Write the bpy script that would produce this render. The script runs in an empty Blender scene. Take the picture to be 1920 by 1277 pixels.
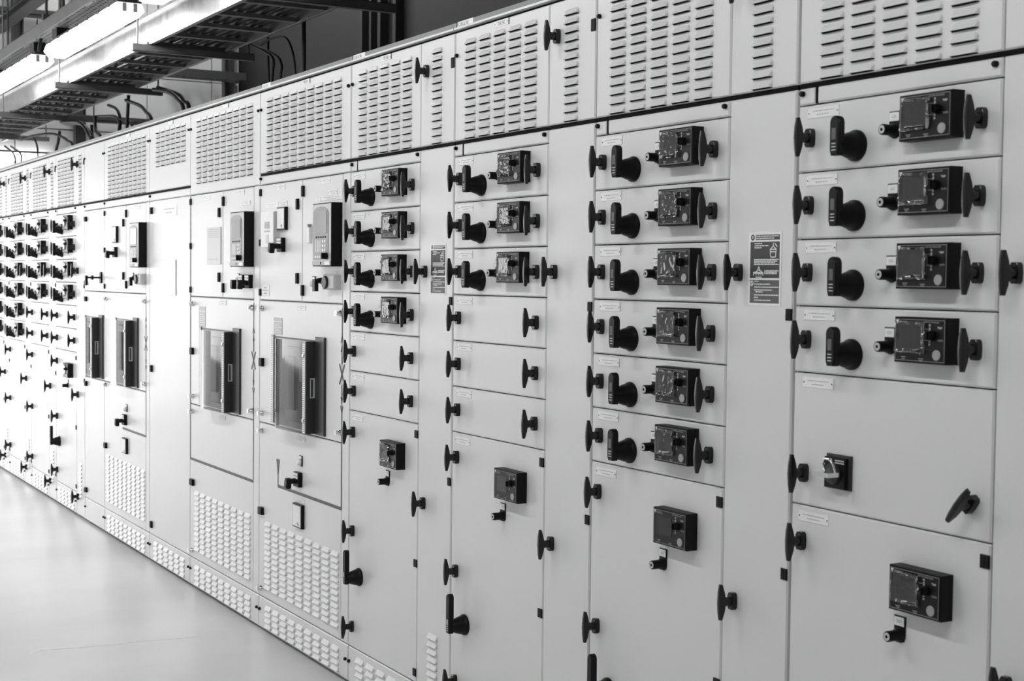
import bpy, bmesh, math, random
from mathutils import Vector, Matrix, noise

random.seed(7)
scn = bpy.context.scene
COL = scn.collection

# ------------------------------------------------------------------ camera, world, lights, exposure
CAM = Vector((0.0, -2.2, 1.56))
right = Vector((0.49398562, 0.86940381, 0.01073417))
up = Vector((-0.04208518, 0.01157751, 0.99904695))
fwd = Vector((-0.86845095, 0.49396657, -0.04230814))
cam_d = bpy.data.cameras.new('camera')
cam = bpy.data.objects.new('camera', cam_d)
COL.objects.link(cam)
cam.matrix_world = Matrix(((right.x, up.x, -fwd.x, CAM.x), (right.y, up.y, -fwd.y, CAM.y),
                           (right.z, up.z, -fwd.z, CAM.z), (0, 0, 0, 1)))
cam_d.sensor_width = 36.0
cam_d.lens = 2735.904 / 1920 * 36.0
cam_d.clip_end = 100
cam_d.dof.use_dof = True
cam_d.dof.focus_distance = 5.0
cam_d.dof.aperture_fstop = 8.0
scn.camera = cam

world = bpy.data.worlds.new('world')
scn.world = world
world.use_nodes = True
world.node_tree.nodes['Background'].inputs[0].default_value = (1, 1, 1, 1)
world.node_tree.nodes['Background'].inputs[1].default_value = 0.3

scn.view_settings.view_transform = 'Standard'
scn.view_settings.look = 'None'
scn.view_settings.gamma = 1.0
scn.view_settings.exposure = 0.0

def area(name, loc, target, sx, sy, power):
    d = bpy.data.lights.new(name, 'AREA')
    d.shape = 'RECTANGLE'
    d.size, d.size_y, d.energy = sx, sy, power
    o = bpy.data.objects.new(name, d)
    COL.objects.link(o)
    o.location = loc
    o.rotation_euler = (Vector(target) - Vector(loc)).to_track_quat('-Z', 'Y').to_euler()
    return o

# daylight through the open loading doorway at the far end of the aisle and the window in the aisle wall
area('daylight_doorway', (-16.15, -1.75, 1.25), (-10, -1.75, 1.25), 2.9, 2.4, 100)
area('daylight_side_window', (-13.0, -4.75, 1.6), (-12.0, 0, 1.3), 4.9, 1.9, 105)
LAMP_STRENGTH = 8.0        # twin-tube battens beside the ladder
AISLE_STRENGTH = 35.5       # high-output battens over the aisle, and the added fill lamps behind the row

# ------------------------------------------------------------------ materials (procedural)
def mat(name, base, rough=0.5, metal=0.0, spec=0.5, bump=0.0, bscale=300.0, rvar=0.0, rscale=4.0, cvar=0.0, cscale=3.0,
        emit=0.0, stretch=None):
    m = bpy.data.materials.new(name)
    m.use_nodes = True
    nt = m.node_tree
    b = nt.nodes['Principled BSDF']
    b.inputs['Base Color'].default_value = (base, base, base, 1)
    b.inputs['Roughness'].default_value = rough
    b.inputs['Metallic'].default_value = metal
    b.inputs['Specular IOR Level'].default_value = spec
    if emit:
        b.inputs['Emission Color'].default_value = (1, 1, 1, 1)
        b.inputs['Emission Strength'].default_value = emit
    tc = nt.nodes.new('ShaderNodeTexCoord')
    src = tc.outputs['Object']
    if stretch:
        mp = nt.nodes.new('ShaderNodeMapping')
        mp.inputs['Scale'].default_value = stretch
        nt.links.new(src, mp.inputs[0])
        src = mp.outputs[0]
    def nz(scale, detail=3.0):
        n = nt.nodes.new('ShaderNodeTexNoise')
        n.inputs['Scale'].default_value = scale
        n.inputs['Detail'].default_value = detail
        nt.links.new(src, n.inputs['Vector'])
        return n.outputs['Fac']
    def ramp(fac, lo, hi):
        r = nt.nodes.new('ShaderNodeMapRange')
        r.inputs['From Min'].default_value = 0.3
        r.inputs['From Max'].default_value = 0.7
        r.inputs['To Min'].default_value = lo
        r.inputs['To Max'].default_value = hi
        nt.links.new(fac, r.inputs['Value'])
        return r.outputs['Result']
    if rvar:
        nt.links.new(ramp(nz(rscale), max(0.02, rough - rvar), rough + rvar), b.inputs['Roughness'])
    if cvar:
        nt.links.new(ramp(nz(cscale, 5.0), base * (1 - cvar), base * (1 + cvar)), b.inputs['Base Color'])
    if bump:
        bn = nt.nodes.new('ShaderNodeBump')
        bn.inputs['Strength'].default_value = bump
        bn.inputs['Distance'].default_value = 0.002
        nt.links.new(nz(bscale), bn.inputs['Height'])
        nt.links.new(bn.outputs['Normal'], b.inputs['Normal'])
    return m

PAINT = mat('pale_grey_powder_coat', 0.72, 0.36, bump=0.05, bscale=700, rvar=0.03)
KNOB = mat('polished_black_plastic', 0.005, 0.24, spec=0.42)
BEZEL = mat('grey_relay_bezel', 0.26, 0.4)
DISP = mat('grey_display', 0.20, 0.15)
TRAYM = mat('dull_tray_and_shaded_rail', 0.11, 0.5, metal=0.4, cvar=0.1, cscale=8)
ROOFG = mat('grey_roof_edge', 0.24, 0.5)
GAP = mat('dark_gasket_and_slot_shade', 0.004, 0.8, spec=0.1)
BLACK = mat('black_plastic', 0.004, 0.42, spec=0.22, rvar=0.04, rscale=40)
BLACK2 = mat('satin_black_housing', 0.004, 0.5, spec=0.2, bump=0.03)
FACE = mat('relay_faceplate', 0.007, 0.38, spec=0.25)
SCREEN = mat('relay_screen', 0.026, 0.2, spec=0.35)
LINE = mat('grey_print', 0.25, 0.5)
WHITE = mat('white_label', 0.85, 0.45, cvar=0.03, cscale=60)
INK = mat('faint_ink', 0.42, 0.6)
BTN = mat('grey_button', 0.33, 0.4)
DGREY = mat('dark_grey_sheet', 0.032, 0.42, bump=0.03)
MGREY = mat('mid_grey_plastic', 0.36, 0.4)
LGREY = mat('light_grey_plastic', 0.55, 0.4)
CHROME = mat('bright_screw_metal', 0.75, 0.2, metal=1.0)
GALV = mat('galvanised_steel', 0.5, 0.36, metal=1.0, rvar=0.08, rscale=9, cvar=0.12, cscale=14, stretch=(6, 6, 0.6))
DGALV = mat('weathered_galvanised_steel', 0.27, 0.5, metal=0.7, rvar=0.08, cvar=0.15, cscale=8)
DSTEEL = mat('dark_painted_steel', 0.06, 0.5, cvar=0.15, cscale=2)
CABLE = mat('black_cable_sheath', 0.008, 0.55, spec=0.25)
LAMP = mat('lit_fluorescent_diffuser', 0.9, 0.5, emit=LAMP_STRENGTH)
LAMPHO = mat('lit_high_output_diffuser', 0.9, 0.5, emit=AISLE_STRENGTH)
LAMPEND = mat('lamp_end_tab', 0.4, 0.5)
FLOORM = mat('grey_epoxy_floor', 0.72, 0.25, cvar=0.07, cscale=1.5, bump=0.12, bscale=9, stretch=(1, 0.45, 1))
CRACK = mat('pale_floor_scratch', 0.9, 0.6)
CLAD = mat('pale_cladding', 0.75, 0.5, cvar=0.03)
DARKW = mat('shade_toned_cladding', 0.014, 0.6, cvar=0.12, cscale=0.8)  # rear wall's lack of light is put into this base colour
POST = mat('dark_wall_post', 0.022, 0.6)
PLAIN = mat('plain_plaster', 0.6, 0.8, cvar=0.03)
SIGND = mat('dark_sign_print', 0.045, 0.5)
SIGNG = mat('grey_sign_print', 0.10, 0.5)

def glassy(name, tint, trans, rough, ior=1.45):
    m = bpy.data.materials.new(name)
    m.use_nodes = True
    nt = m.node_tree
    nt.nodes.clear()
    out = nt.nodes.new('ShaderNodeOutputMaterial')
    tr = nt.nodes.new('ShaderNodeBsdfTransparent')
    tr.inputs[0].default_value = (tint, tint, tint, 1)
    gl = nt.nodes.new('ShaderNodeBsdfGlossy')
    gl.inputs['Roughness'].default_value = rough
    fr = nt.nodes.new('ShaderNodeFresnel')
    fr.inputs['IOR'].default_value = ior
    ad = nt.nodes.new('ShaderNodeMath')
    ad.operation = 'ADD'
    ad.inputs[1].default_value = trans
    ad.use_clamp = True
    mx = nt.nodes.new('ShaderNodeMixShader')
    nt.links.new(fr.outputs[0], ad.inputs[0])
    nt.links.new(ad.outputs[0], mx.inputs[0])
    nt.links.new(tr.outputs[0], mx.inputs[1])
    nt.links.new(gl.outputs[0], mx.inputs[2])
    nt.links.new(mx.outputs[0], out.inputs[0])
    return m
CLEAR = glassy('clear_plastic_cover', 0.9, 0.02, 0.06)
FILM = glassy('crinkled_clear_film', 0.93, 0.07, 0.11, 1.5)

# ------------------------------------------------------------------ mesh builder
class MB:
    def __init__(s):
        s.v, s.f, s.m = [], [], []
    def poly(s, pts, mi=0):
        b = len(s.v)
        s.v += [tuple(p) for p in pts]
        s.f.append(tuple(range(b, b + len(pts))))
        s.m.append(mi)
    def box(s, x0, x1, y0, y1, z0, z1, mi=0):
        b = len(s.v)
        s.v += [(x, y, z) for x in (x0, x1) for y in (y0, y1) for z in (z0, z1)]
        for q in ((0, 1, 3, 2), (4, 6, 7, 5), (0, 4, 5, 1), (2, 3, 7, 6), (0, 2, 6, 4), (1, 5, 7, 3)):
            s.f.append(tuple(b + i for i in q))
            s.m.append(mi)
        return s
    def slab(s, x0, x1, z0, z1, yf, yb, c=0.002, mi=0):
        """plate facing -y whose front edges are chamfered by c"""
        a = [(x0 + c, yf, z0 + c), (x1 - c, yf, z0 + c), (x1 - c, yf, z1 - c), (x0 + c, yf, z1 - c)]
        m_ = [(x0, yf + c, z0), (x1, yf + c, z0), (x1, yf + c, z1), (x0, yf + c, z1)]
        k = [(x0, yb, z0), (x1, yb, z0), (x1, yb, z1), (x0, yb, z1)]
        b = len(s.v)
        s.v += a + m_ + k
        s.f.append((b, b + 1, b + 2, b + 3)); s.m.append(mi)
        for i in range(4):
            j = (i + 1) % 4
            s.f.append((b + i, b + 4 + i, b + 4 + j, b + j)); s.m.append(mi)
            s.f.append((b + 4 + i, b + 8 + i, b + 8 + j, b + 4 + j)); s.m.append(mi)
        s.f.append((b + 11, b + 10, b + 9, b + 8)); s.m.append(mi)
        return s
    def lathe(s, prof, n=16, mi=0, cx=0.0, cz=0.0, rot=0.0):
        """profile of (radius, y) from the plate outwards, axis along y"""
        b = len(s.v)
        for r, y in prof:
            for k in range(n):
                a = 2 * math.pi * (k + 0.5) / n + rot
                s.v.append((cx + r * math.cos(a), y, cz + r * math.sin(a)))
        for i in range(len(prof) - 1):
            for k in range(n):
                s.f.append((b + i * n + k, b + i * n + (k + 1) % n, b + (i + 1) * n + (k + 1) % n, b + (i + 1) * n + k))
                s.m.append(mi)
        s.f.append(tuple(b + k for k in range(n))); s.m.append(mi)
        s.f.append(tuple(b + (len(prof) - 1) * n + k for k in reversed(range(n)))); s.m.append(mi)
        return s
    def prism(s, poly, y0, y1, mi=0, c=0.0):
        """xz outline extruded from y1 (back) to y0 (front), front edge drawn in by c"""
        n = len(poly)
        cx = sum(p[0] for p in poly) / n
        cz = sum(p[1] for p in poly) / n
        w = max(abs(p[0] - cx) for p in poly) or 1
        h = max(abs(p[1] - cz) for p in poly) or 1
        fr = [(cx + (x - cx) * (1 - c / w), y0, cz + (z - cz) * (1 - c / h)) for x, z in poly]
        rings = [[(x, y1, z) for x, z in poly]]
        if c:
            rings.append([(x, y0 + c, z) for x, z in poly])
        rings.append(fr)
        b = len(s.v)
        for r in rings:
            s.v += r
        for i in range(len(rings) - 1):
            for k in range(n):
                s.f.append((b + i * n + k, b + i * n + (k + 1) % n, b + (i + 1) * n + (k + 1) % n, b + (i + 1) * n + k))
                s.m.append(mi)
        s.f.append(tuple(b + k for k in range(n))); s.m.append(mi)
        s.f.append(tuple(b + (len(rings) - 1) * n + k for k in reversed(range(n)))); s.m.append(mi)
        return s
    def tube(s, pts, r, n=8, mi=0):
        pts = [Vector(p) for p in pts]
        b = len(s.v)
        ref = Vector((0.31, 0.87, 0.2)).normalized()
        for i, p in enumerate(pts):
            t = (pts[min(i + 1, len(pts) - 1)] - pts[max(i - 1, 0)]).normalized()
            u = t.cross(ref).normalized()
            w = t.cross(u)
            for k in range(n):
                a = 2 * math.pi * k / n
                s.v.append(tuple(p + (u * math.cos(a) + w * math.sin(a)) * r))
        for i in range(len(pts) - 1):
            for k in range(n):
                s.f.append((b + i * n + k, b + i * n + (k + 1) % n, b + (i + 1) * n + (k + 1) % n, b + (i + 1) * n + k))
                s.m.append(mi)
        s.f.append(tuple(b + k for k in range(n))); s.m.append(mi)
        s.f.append(tuple(b + (len(pts) - 1) * n + k for k in range(n))); s.m.append(mi)
        return s
    def louvre(s, x, z, w=0.0705, h=0.0170, d=0.0095, mi=0, md=1):
        """pressed hood, closed, with the shade of its opening painted dark along the lower lip (lip at height z)"""
        A, B = (x, 0, z), (x + w, 0, z)
        C, D = (x + w, 0, z + h - 0.005), (x + w - 0.006, 0, z + h)
        E, F = (x + 0.006, 0, z + h), (x, 0, z + h - 0.005)
        L, R = (x + 0.003, -d, z), (x + w - 0.003, -d, z)
        e, g = (x + 0.005, -d * 0.46, z + h * 0.58), (x + w - 0.005, -d * 0.46, z + h * 0.58)
        s.poly((L, R, g, e), mi)
        s.poly((e, g, D, E), mi)
        s.poly((A, L, e, F), mi)
        s.poly((e, E, F), mi)
        s.poly((R, B, C, g), mi)
        s.poly((g, C, D), mi)
        s.poly((A, B, R, L), md)  # dark faces imitate the shaded opening; no slot is cut
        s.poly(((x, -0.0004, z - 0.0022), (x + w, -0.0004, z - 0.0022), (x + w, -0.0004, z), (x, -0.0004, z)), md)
    def text(s, body, x, z, size, y=-0.0006, mi=0, sx=1.0, align='LEFT'):
        cu = bpy.data.curves.new('t', 'FONT')
        cu.body, cu.size, cu.align_x = body, size, align
        o = bpy.data.objects.new('t', cu)
        COL.objects.link(o)
        dg = bpy.context.evaluated_depsgraph_get()
        me = bpy.data.meshes.new_from_object(o.evaluated_get(dg))
        b = len(s.v)
        s.v += [(x + v.co.x * sx, y, z + v.co.y) for v in me.vertices]
        for p in me.polygons:
            s.f.append(tuple(b + i for i in p.vertices)); s.m.append(mi)
        bpy.data.objects.remove(o)
        bpy.data.curves.remove(cu)
        bpy.data.meshes.remove(me)
        return s
    def mesh(s, name, mats, smooth=None, recalc=True):
        me = bpy.data.meshes.new(name)
        me.from_pydata(s.v, [], s.f)
        for m in mats:
            me.materials.append(m)
        me.polygons.foreach_set('material_index', s.m)
        if recalc:
            bm = bmesh.new()
            bm.from_mesh(me)
            bmesh.ops.recalc_face_normals(bm, faces=bm.faces)
            bm.to_mesh(me)
            bm.free()
        if smooth:
            me.polygons.foreach_set('use_smooth', [True] * len(me.polygons))
            me.set_sharp_from_angle(angle=math.radians(smooth))
        me.update()
        return me

WLOC = {}
def add(name, data, parent=None, at=(0, 0, 0), roty=0.0):
    o = bpy.data.objects.new(name, data)
    COL.objects.link(o)
    at = Vector(at)
    WLOC[o] = at
    if parent is not None:
        o.parent = parent
        o.location = at - WLOC[parent]
    else:
        o.location = at
    if roty:
        o.rotation_euler = (0, roty, 0)
    return o

def tag(o, label, cat=None, group=None, kind=None):
    o['label'] = label
    if cat: o['category'] = cat
    if group: o['group'] = group
    if kind: o['kind'] = kind
    return o

def thing(name, label, cat, at=(0, 0, 0), group=None):
    return tag(add(name, None, None, at), label, cat, group)

def struct(name, mb, mats, label=None):
    o = add(name, mb.mesh(name, mats))
    o['kind'] = 'structure'
    if label: o['label'] = label
    return o

CACHE = {}
def cached(key, fn):
    if key not in CACHE:
        CACHE[key] = fn()
    return CACHE[key]

# ------------------------------------------------------------------ the room
XE, YB, YF, XR, ZC = -16.0, 3.3, -4.6, 3.5, 5.6
b = MB(); b.box(XE, XR, YF, YB, -0.1, 0.0)
struct('floor', b, [FLOORM], 'polished grey floor of the switch room')
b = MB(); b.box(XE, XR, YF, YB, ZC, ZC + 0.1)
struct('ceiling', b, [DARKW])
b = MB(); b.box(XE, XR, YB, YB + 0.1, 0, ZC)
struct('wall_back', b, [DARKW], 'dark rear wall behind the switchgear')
b = MB(); b.box(XR, XR + 0.1, YF, YB, 0, ZC)
struct('wall_right', b, [PLAIN])
b = MB()                                            # wall across the aisle, with a strip window
b.box(XE, -15.6, YF - 0.1, YF, 0, ZC); b.box(-10.4, XR, YF - 0.1, YF, 0, ZC)
b.box(-15.6, -10.4, YF - 0.1, YF, 0, 0.6); b.box(-15.6, -10.4, YF - 0.1, YF, 2.6, ZC)
struct('wall_front', b, [PLAIN])
b = MB()                                            # end wall: cladding planks with a doorway onto the aisle
DW0, DW1, DWH = -3.25, -0.25, 2.5
zs = [0.0]
while zs[-1] < ZC - 0.01:
    zs.append(min(ZC, zs[-1] + 0.62))
for z0, z1 in zip(zs, zs[1:]):
    for y0, y1 in ((YF, DW0), (DW0, DW1), (DW1, 0.86), (0.86, 2.26), (2.26, 2.99), (2.99, YB)):
        lo = z0
        if (y0, y1) == (DW0, DW1):
            if z1 <= DWH: continue
            lo = max(z0, DWH)
        b.box(XE - 0.08, XE, y0 + 0.006, y1 - 0.006, lo + 0.006, z1 - 0.006)
for y0, y1, z0 in ((YF, DW0, 0), (DW0, DW1, DWH), (DW1, YB, 0)):
    b.box(XE - 0.12, XE - 0.08, y0, y1, z0, ZC, 1)
struct('wall_left', b, [CLAD, DSTEEL], 'pale clad end wall of the switch room')
b = MB()
b.box(XE - 0.1, XE + 0.04, DW0 - 0.08, DW0, 0, DWH); b.box(XE - 0.1, XE + 0.04, DW1, DW1 + 0.08, 0, DWH)
b.box(XE - 0.1, XE + 0.04, DW0 - 0.08, DW1 + 0.08, DWH, DWH + 0.08)
struct('trim_1', b, [DSTEEL])
b = MB()
for x in (-15.6, -13.88, -12.16, -10.44):
    b.box(x, x + 0.04, YF - 0.08, YF + 0.02, 0.6, 2.6)
b.box(-15.6, -10.4, YF - 0.08, YF + 0.02, 0.6, 0.64); b.box(-15.6, -10.4, YF - 0.08, YF + 0.02, 2.56, 2.6)
struct('window_1', b, [LGREY])

# ------------------------------------------------------------------ shared small meshes
def knob_mesh():
    m = MB()
    o = [(-0.0065, -0.0205), (0.0065, -0.0205), (0.0105, -0.0150), (0.0115, 0.0), (0.0105, 0.0150), (0.0065, 0.0205), (-0.0065, 0.0205), (-0.0105, 0.0150), (-0.0115, 0.0), (-0.0105, -0.0150)]
    m.prism(o, -0.0145, 0, 0, 0.0015)
    o = [(0.0085 * math.cos(2 * math.pi * k / 12), 0.0112 * math.sin(2 * math.pi * k / 12)) for k in range(12)]
    m.prism(o, -0.0345, -0.014, 0, 0)
    # wing: flat front bar, thick in the middle, running vertically
    hw, H = 0.0085, 0.043
    prof = [(-H, -0.0400, -0.0455), (-H * 0.55, -0.0350, -0.0475), (0, -0.0305, -0.0485), (H * 0.55, -0.0350, -0.0475), (H, -0.0400, -0.0455)]
    base = len(m.v)
    for i, (z, yb, yf) in enumerate(prof):
        w = hw * (0.62 if i in (0, 4) else 0.92 if i in (1, 3) else 1.0)
        m.v += [(-w, yb, z), (w, yb, z), (w * 0.85, yf + 0.001, z), (w * 0.5, yf, z), (-w * 0.5, yf, z), (-w * 0.85, yf + 0.001, z)]
    for i in range(4):
        for k in range(6):
            m.f.append((base + i * 6 + k, base + i * 6 + (k + 1) % 6, base + i * 6 + 6 + (k + 1) % 6, base + i * 6 + 6 + k)); m.m.append(0)
    m.f.append(tuple(base + k for k in range(6))); m.m.append(0)
    m.f.append(tuple(base + 24 + k for k in range(6))); m.m.append(0)
    return m.mesh('door_knob', [KNOB], 35)

def knob(parent, x, z, rot=0.0):
    return add('door_knob', cached('knob', knob_mesh), parent, (x, 0, z), rot)

def hinge(parent, x0, x1, z0, z1, d=0.004):
    def f():
        m = MB(); m.slab(0, x1 - x0, 0, z1 - z0, -d, 0.0, 0.002)
        m.box((x1 - x0) * 0.45, (x1 - x0) * 0.55, -d - 0.0006, -d + 0.001, 0.002, z1 - z0 - 0.002)
        return m.mesh('hinge', [BLACK2])
    return add('hinge', cached(('hinge', round(x1 - x0, 4), round(z1 - z0, 4), d), f), parent, (x0, 0, z0))

def plate_label(parent, x0, x1, z0, z1, name='nameplate', lines=2, text=None, rivets=True, d=0.0015):
    """thin white engraved plate; illegible lettering is a row of faint strokes"""
    def f():
        w, h = x1 - x0, z1 - z0
        m = MB(); m.slab(0, w, 0, h, -d, 0, 0.0006)
        if text:
            m.text(text, w * 0.5, h * 0.27, h * 0.62, -d - 0.0003, 1, 0.9, 'CENTER')
        elif lines:
            rnd = random.Random(round(w * 1000) + lines)
            for k in range(lines):
                zc = h * (k + 1) / (lines + 1)
                x = w * (0.16 if k % 2 else 0.3)
                end = w * (0.86 if k % 2 else 0.7)
                while x < end:
                    l = min(w * rnd.uniform(0.02, 0.07), end - x)
                    m.box(x, x + l, -d - 0.0002, -d + 0.0002, zc - h * 0.05, zc + h * 0.05, 2)
                    x += l + w * 0.02
        if rivets:
            for xc in (w * 0.045, w * 0.955):
                m.lathe([(h * 0.07, -d + 0.0002), (h * 0.07, -d - 0.0006)], 8, 1, xc, h * 0.5)
        return m.mesh(name, [WHITE, GAP, INK])
    key = (name, round(x1 - x0, 3), round(z1 - z0, 3), lines, text, rivets)
    return add(name, cached(key, f), parent, (x0, 0, z0))

def bolt(parent, x, z, r=0.0065, m_=None):
    def f():
        m = MB(); m.lathe([(r, 0), (r, -0.007), (r * 0.7, -0.010)], 10)
        return m.mesh('captive_bolt', [m_ or BLACK], 40)
    return add('captive_bolt', cached(('bolt', r, m_), f), parent, (x, 0, z))

# --- protection relay: black box, screen under crinkled film, selector knob, grey button
RW, RH, RD = 0.144, 0.093, 0.034
def relay_body():
    m = MB(); m.slab(0, RW, 0, RH, -RD, 0, 0.0022)
    y = -RD - 0.0002
    m.box(0.004, RW - 0.004, y - 0.0004, y + 0.001, 0.004, RH - 0.004, 1)
    for a in ((0.0045, RW - 0.0045, 0.0045, 0.0055), (0.0045, RW - 0.0045, RH - 0.0055, RH - 0.0045),
              (0.0045, 0.0055, 0.0045, RH - 0.0045), (RW - 0.0055, RW - 0.0045, 0.0045, RH - 0.0045)):
        m.box(a[0], a[1], y - 0.0008, y, a[2], a[3], 2)
    return m.mesh('protection_relay', [BLACK2, FACE, LINE])
def relay_screen():
    m = MB(); m.box(0.022, 0.083, -RD - 0.0014, -RD, 0.026, 0.074)
    return m.mesh('relay_screen', [SCREEN])
def relay_marks():
    m = MB(); y = -RD - 0.0012
    m.poly(((0.007, y, 0.087), (0.0125, y, 0.087), (0.0100, y, 0.0775)), 0)
    m.poly(((0.0132, y, 0.087), (0.0152, y, 0.087), (0.0112, y, 0.0795)), 0)
    m.text('FOXELL', 0.0165, 0.0795, 0.0075, y, 1)
    m.text('MOTOR MANAGER', 0.083, 0.0825, 0.0048, y, 1)
    m.text('TRIP', 0.120, 0.071, 0.0062, y, 0)
    m.text('RUN', 0.122, 0.0465, 0.0062, y, 1)
    for x, z in ((0.022, 0.011), (0.070, 0.009)):
        m.box(x, x + 0.013, y - 0.0001, y + 0.0002, z, z + 0.0016, 2)
        m.box(x + 0.002, x + 0.011, y - 0.0001, y + 0.0002, z - 0.0035, z - 0.002, 2)
    for z in (0.070, 0.0475):                        # little wiring diagram beside the screen
        m.box(0.086, 0.098, y - 0.0001, y + 0.0002, z - 0.0004, z + 0.0004, 2)
        m.box(0.0975, 0.1015, y - 0.0001, y + 0.0002, z - 0.004, z + 0.004, 1)
        m.lathe([(0.0026, y), (0.0026, y - 0.0003)], 8, 1, 0.0995, z + (0.008 if z > 0.06 else -0.008))
    return m.mesh('printed_marking', [WHITE, MGREY, LINE])
def relay_knob():
    m = MB()
    m.lathe([(0.0105, -RD), (0.0105, -RD - 0.004), (0.0085, -RD - 0.013), (0.0075, -RD - 0.0145)], 16, 0, 0.1065, 0.0575)
    m.box(0.1050, 0.1080, -RD - 0.019, -RD - 0.008, 0.0500, 0.0650)
    return m.mesh('selector_knob', [BLACK], 40)
def relay_button():
    m = MB(); m.lathe([(0.0108, -RD), (0.0108, -RD - 0.002), (0.0096, -RD - 0.003)], 24, 0, 0.119, 0.0185)
    return m.mesh('reset_button', [BTN], 40)
def relay_film(seed):
    rnd = random.Random(seed)
    m = MB()
    nx, nz = 34, 28
    x0, x1, z0, z1 = 0.0085, 0.0885, 0.0195, 0.0845
    off = Vector((rnd.uniform(0, 50), rnd.uniform(0, 50), seed * 3.1))
    for j in range(nz + 1):
        for i in range(nx + 1):
            u, v = i / nx, j / nz
            e = min(u, 1 - u, v, 1 - v)
            amp = 0.0006 + 0.0055 * max(0.0, 1 - e / 0.13)
            n = noise.noise(Vector((u * 7, v * 7, 0)) + off) + 0.5 * noise.noise(Vector((u * 12, v * 10, 3)) + off)
            rid = 0.0034 * sum(math.exp(-((q - c) / 0.022) ** 2) * max(0, 0.35 + noise.noise(Vector((3.5 * p, c * 9, seed)))) for q, p, c in ((u, v, 0.05), (u, v, 0.91), (v, u, 0.06), (v, u, 0.93)))
            wob = 0.0012 * noise.noise(Vector((u * 4, v * 4, 9)) + off)
            m.v.append((x0 + (x1 - x0) * u + wob, -RD - 0.0022 - 0.0012 * (e < 0.1) - amp * max(0, 0.45 + n) - rid, z0 + (z1 - z0) * v + wob))
    for j in range(nz):
        for i in range(nx):
            a = j * (nx + 1) + i
            m.f.append((a, a + 1, a + nx + 2, a + nx + 1)); m.m.append(0)
    return m.mesh('protective_film', [FILM], 60, False)

NREL = [0]
def relay(root, x, z, film=True):
    r = add('protection_relay', cached('relay', relay_body), root, (x, 0, z))
    r['label'] = 'black relay box with small screen and grey round button'
    add('relay_screen', cached('rscr', relay_screen), r, (x, 0, z))
    add('printed_marking', cached('rmark', relay_marks), r, (x, 0, z))
    add('selector_knob', cached('rknob', relay_knob), r, (x, 0, z))
    add('reset_button', cached('rbtn', relay_button), r, (x, 0, z))
    if film:
        NREL[0] += 1
        k = NREL[0] % 6
        f = add('protective_film', cached(('film', k), lambda: relay_film(k + 1)), r, (x, 0, z))
        f['label'] = 'crinkled clear plastic film over the screen'
    return r

# --- key switch: black collar under a white tag
def key_switch(root, x, z):
    def f():
        m = MB()
        o = [(-0.016, 0.040), (0.016, 0.040), (0.016, -0.004), (0.012, -0.013), (0.004, -0.0165), (-0.004, -0.0165), (-0.012, -0.013), (-0.016, -0.004)]
        m.prism(o, -0.003, 0, 0, 0.001)
        m.lathe([(0.0145, -0.002), (0.0145, -0.010), (0.0115, -0.014), (0.0115, -0.036), (0.0105, -0.038)], 20)
        return m.mesh('key_switch', [BLACK], 40)
    k = add('key_switch', cached('key', f), root, (x, 0, z))
    def g():
        m = MB(); m.box(-0.0135, 0.0135, -0.0042, -0.002, 0.0195, 0.0375)
        m.box(-0.007, 0.007, -0.0045, -0.004, 0.030, 0.0313, 1); m.box(-0.007, 0.007, -0.0045, -0.004, 0.0265, 0.0278, 1)
        return m.mesh('switch_tag', [WHITE, INK])
    add('switch_tag', cached('keytag', g), k, (x, 0, z))
    def h():
        m = MB(); m.lathe([(0.0085, -0.036), (0.0085, -0.0388)], 18)
        m.lathe([(0.0035, -0.0385), (0.0035, -0.0394)], 12, 1)
        return m.mesh('lock_core', [LGREY, GAP], 40)
    add('lock_core', cached('keycore', h), k, (x, 0, z))
    return k

# --- rotary isolator handle
def grip_outline(w, z0, z1):
    pts = [(-w * 0.75, z0), (w * 0.75, z0), (w, z0 + w * 0.7)]
    for k in range(0, 9):
        a = math.pi * k / 8
        pts.append((w * math.cos(a), z1 - w + w * math.sin(a)))
    pts.append((-w, z0 + w * 0.7))
    return pts
def rotary(root, x, z, big=False):
    def f():
        m = MB()
        m.lathe([(0.034, 0), (0.034, -0.006), (0.032, -0.009), (0.030, -0.012), (0.0285, -0.020), (0.0235, -0.036), (0.0175, -0.050), (0.016, -0.054)], 28)
        return m.mesh('rotary_handle', [BLACK], 40)
    r = add('rotary_handle', cached('rot', f), root, (x, 0, z))
    def g():
        m = MB()
        if big:
            m.prism(grip_outline(0.0125, -0.022, 0.106), -0.064, -0.047, 0, 0.003)
        else:
            m.prism(grip_outline(0.0148, -0.024, 0.0605), -0.064, -0.047, 0, 0.003)
        return m.mesh('handle_grip', [BLACK], 40)
    add('handle_grip', cached(('grip', big), g), r, (x, 0, z))
    def w():
        m = MB()
        if big: m.box(-0.006, 0.006, -0.0646, -0.063, 0.006, 0.024)
        else: m.box(-0.0062, 0.0062, -0.0646, -0.063, 0.010, 0.034)
        return m.mesh('indicator_window', [SIGNG if not big else MGREY])
    add('indicator_window', cached(('win', big), w), r, (x, 0, z))
    def s():
        m = MB()
        for k in range(3):
            zz = -0.0135 + k * 0.0068
            m.box(-0.0062, 0.0062, -0.0646, -0.063, zz, zz + 0.0022)
        return m.mesh('position_stripe', [LGREY])
    add('position_stripe', cached('stripe', s), r, (x, 0, z))
    return r

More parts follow.
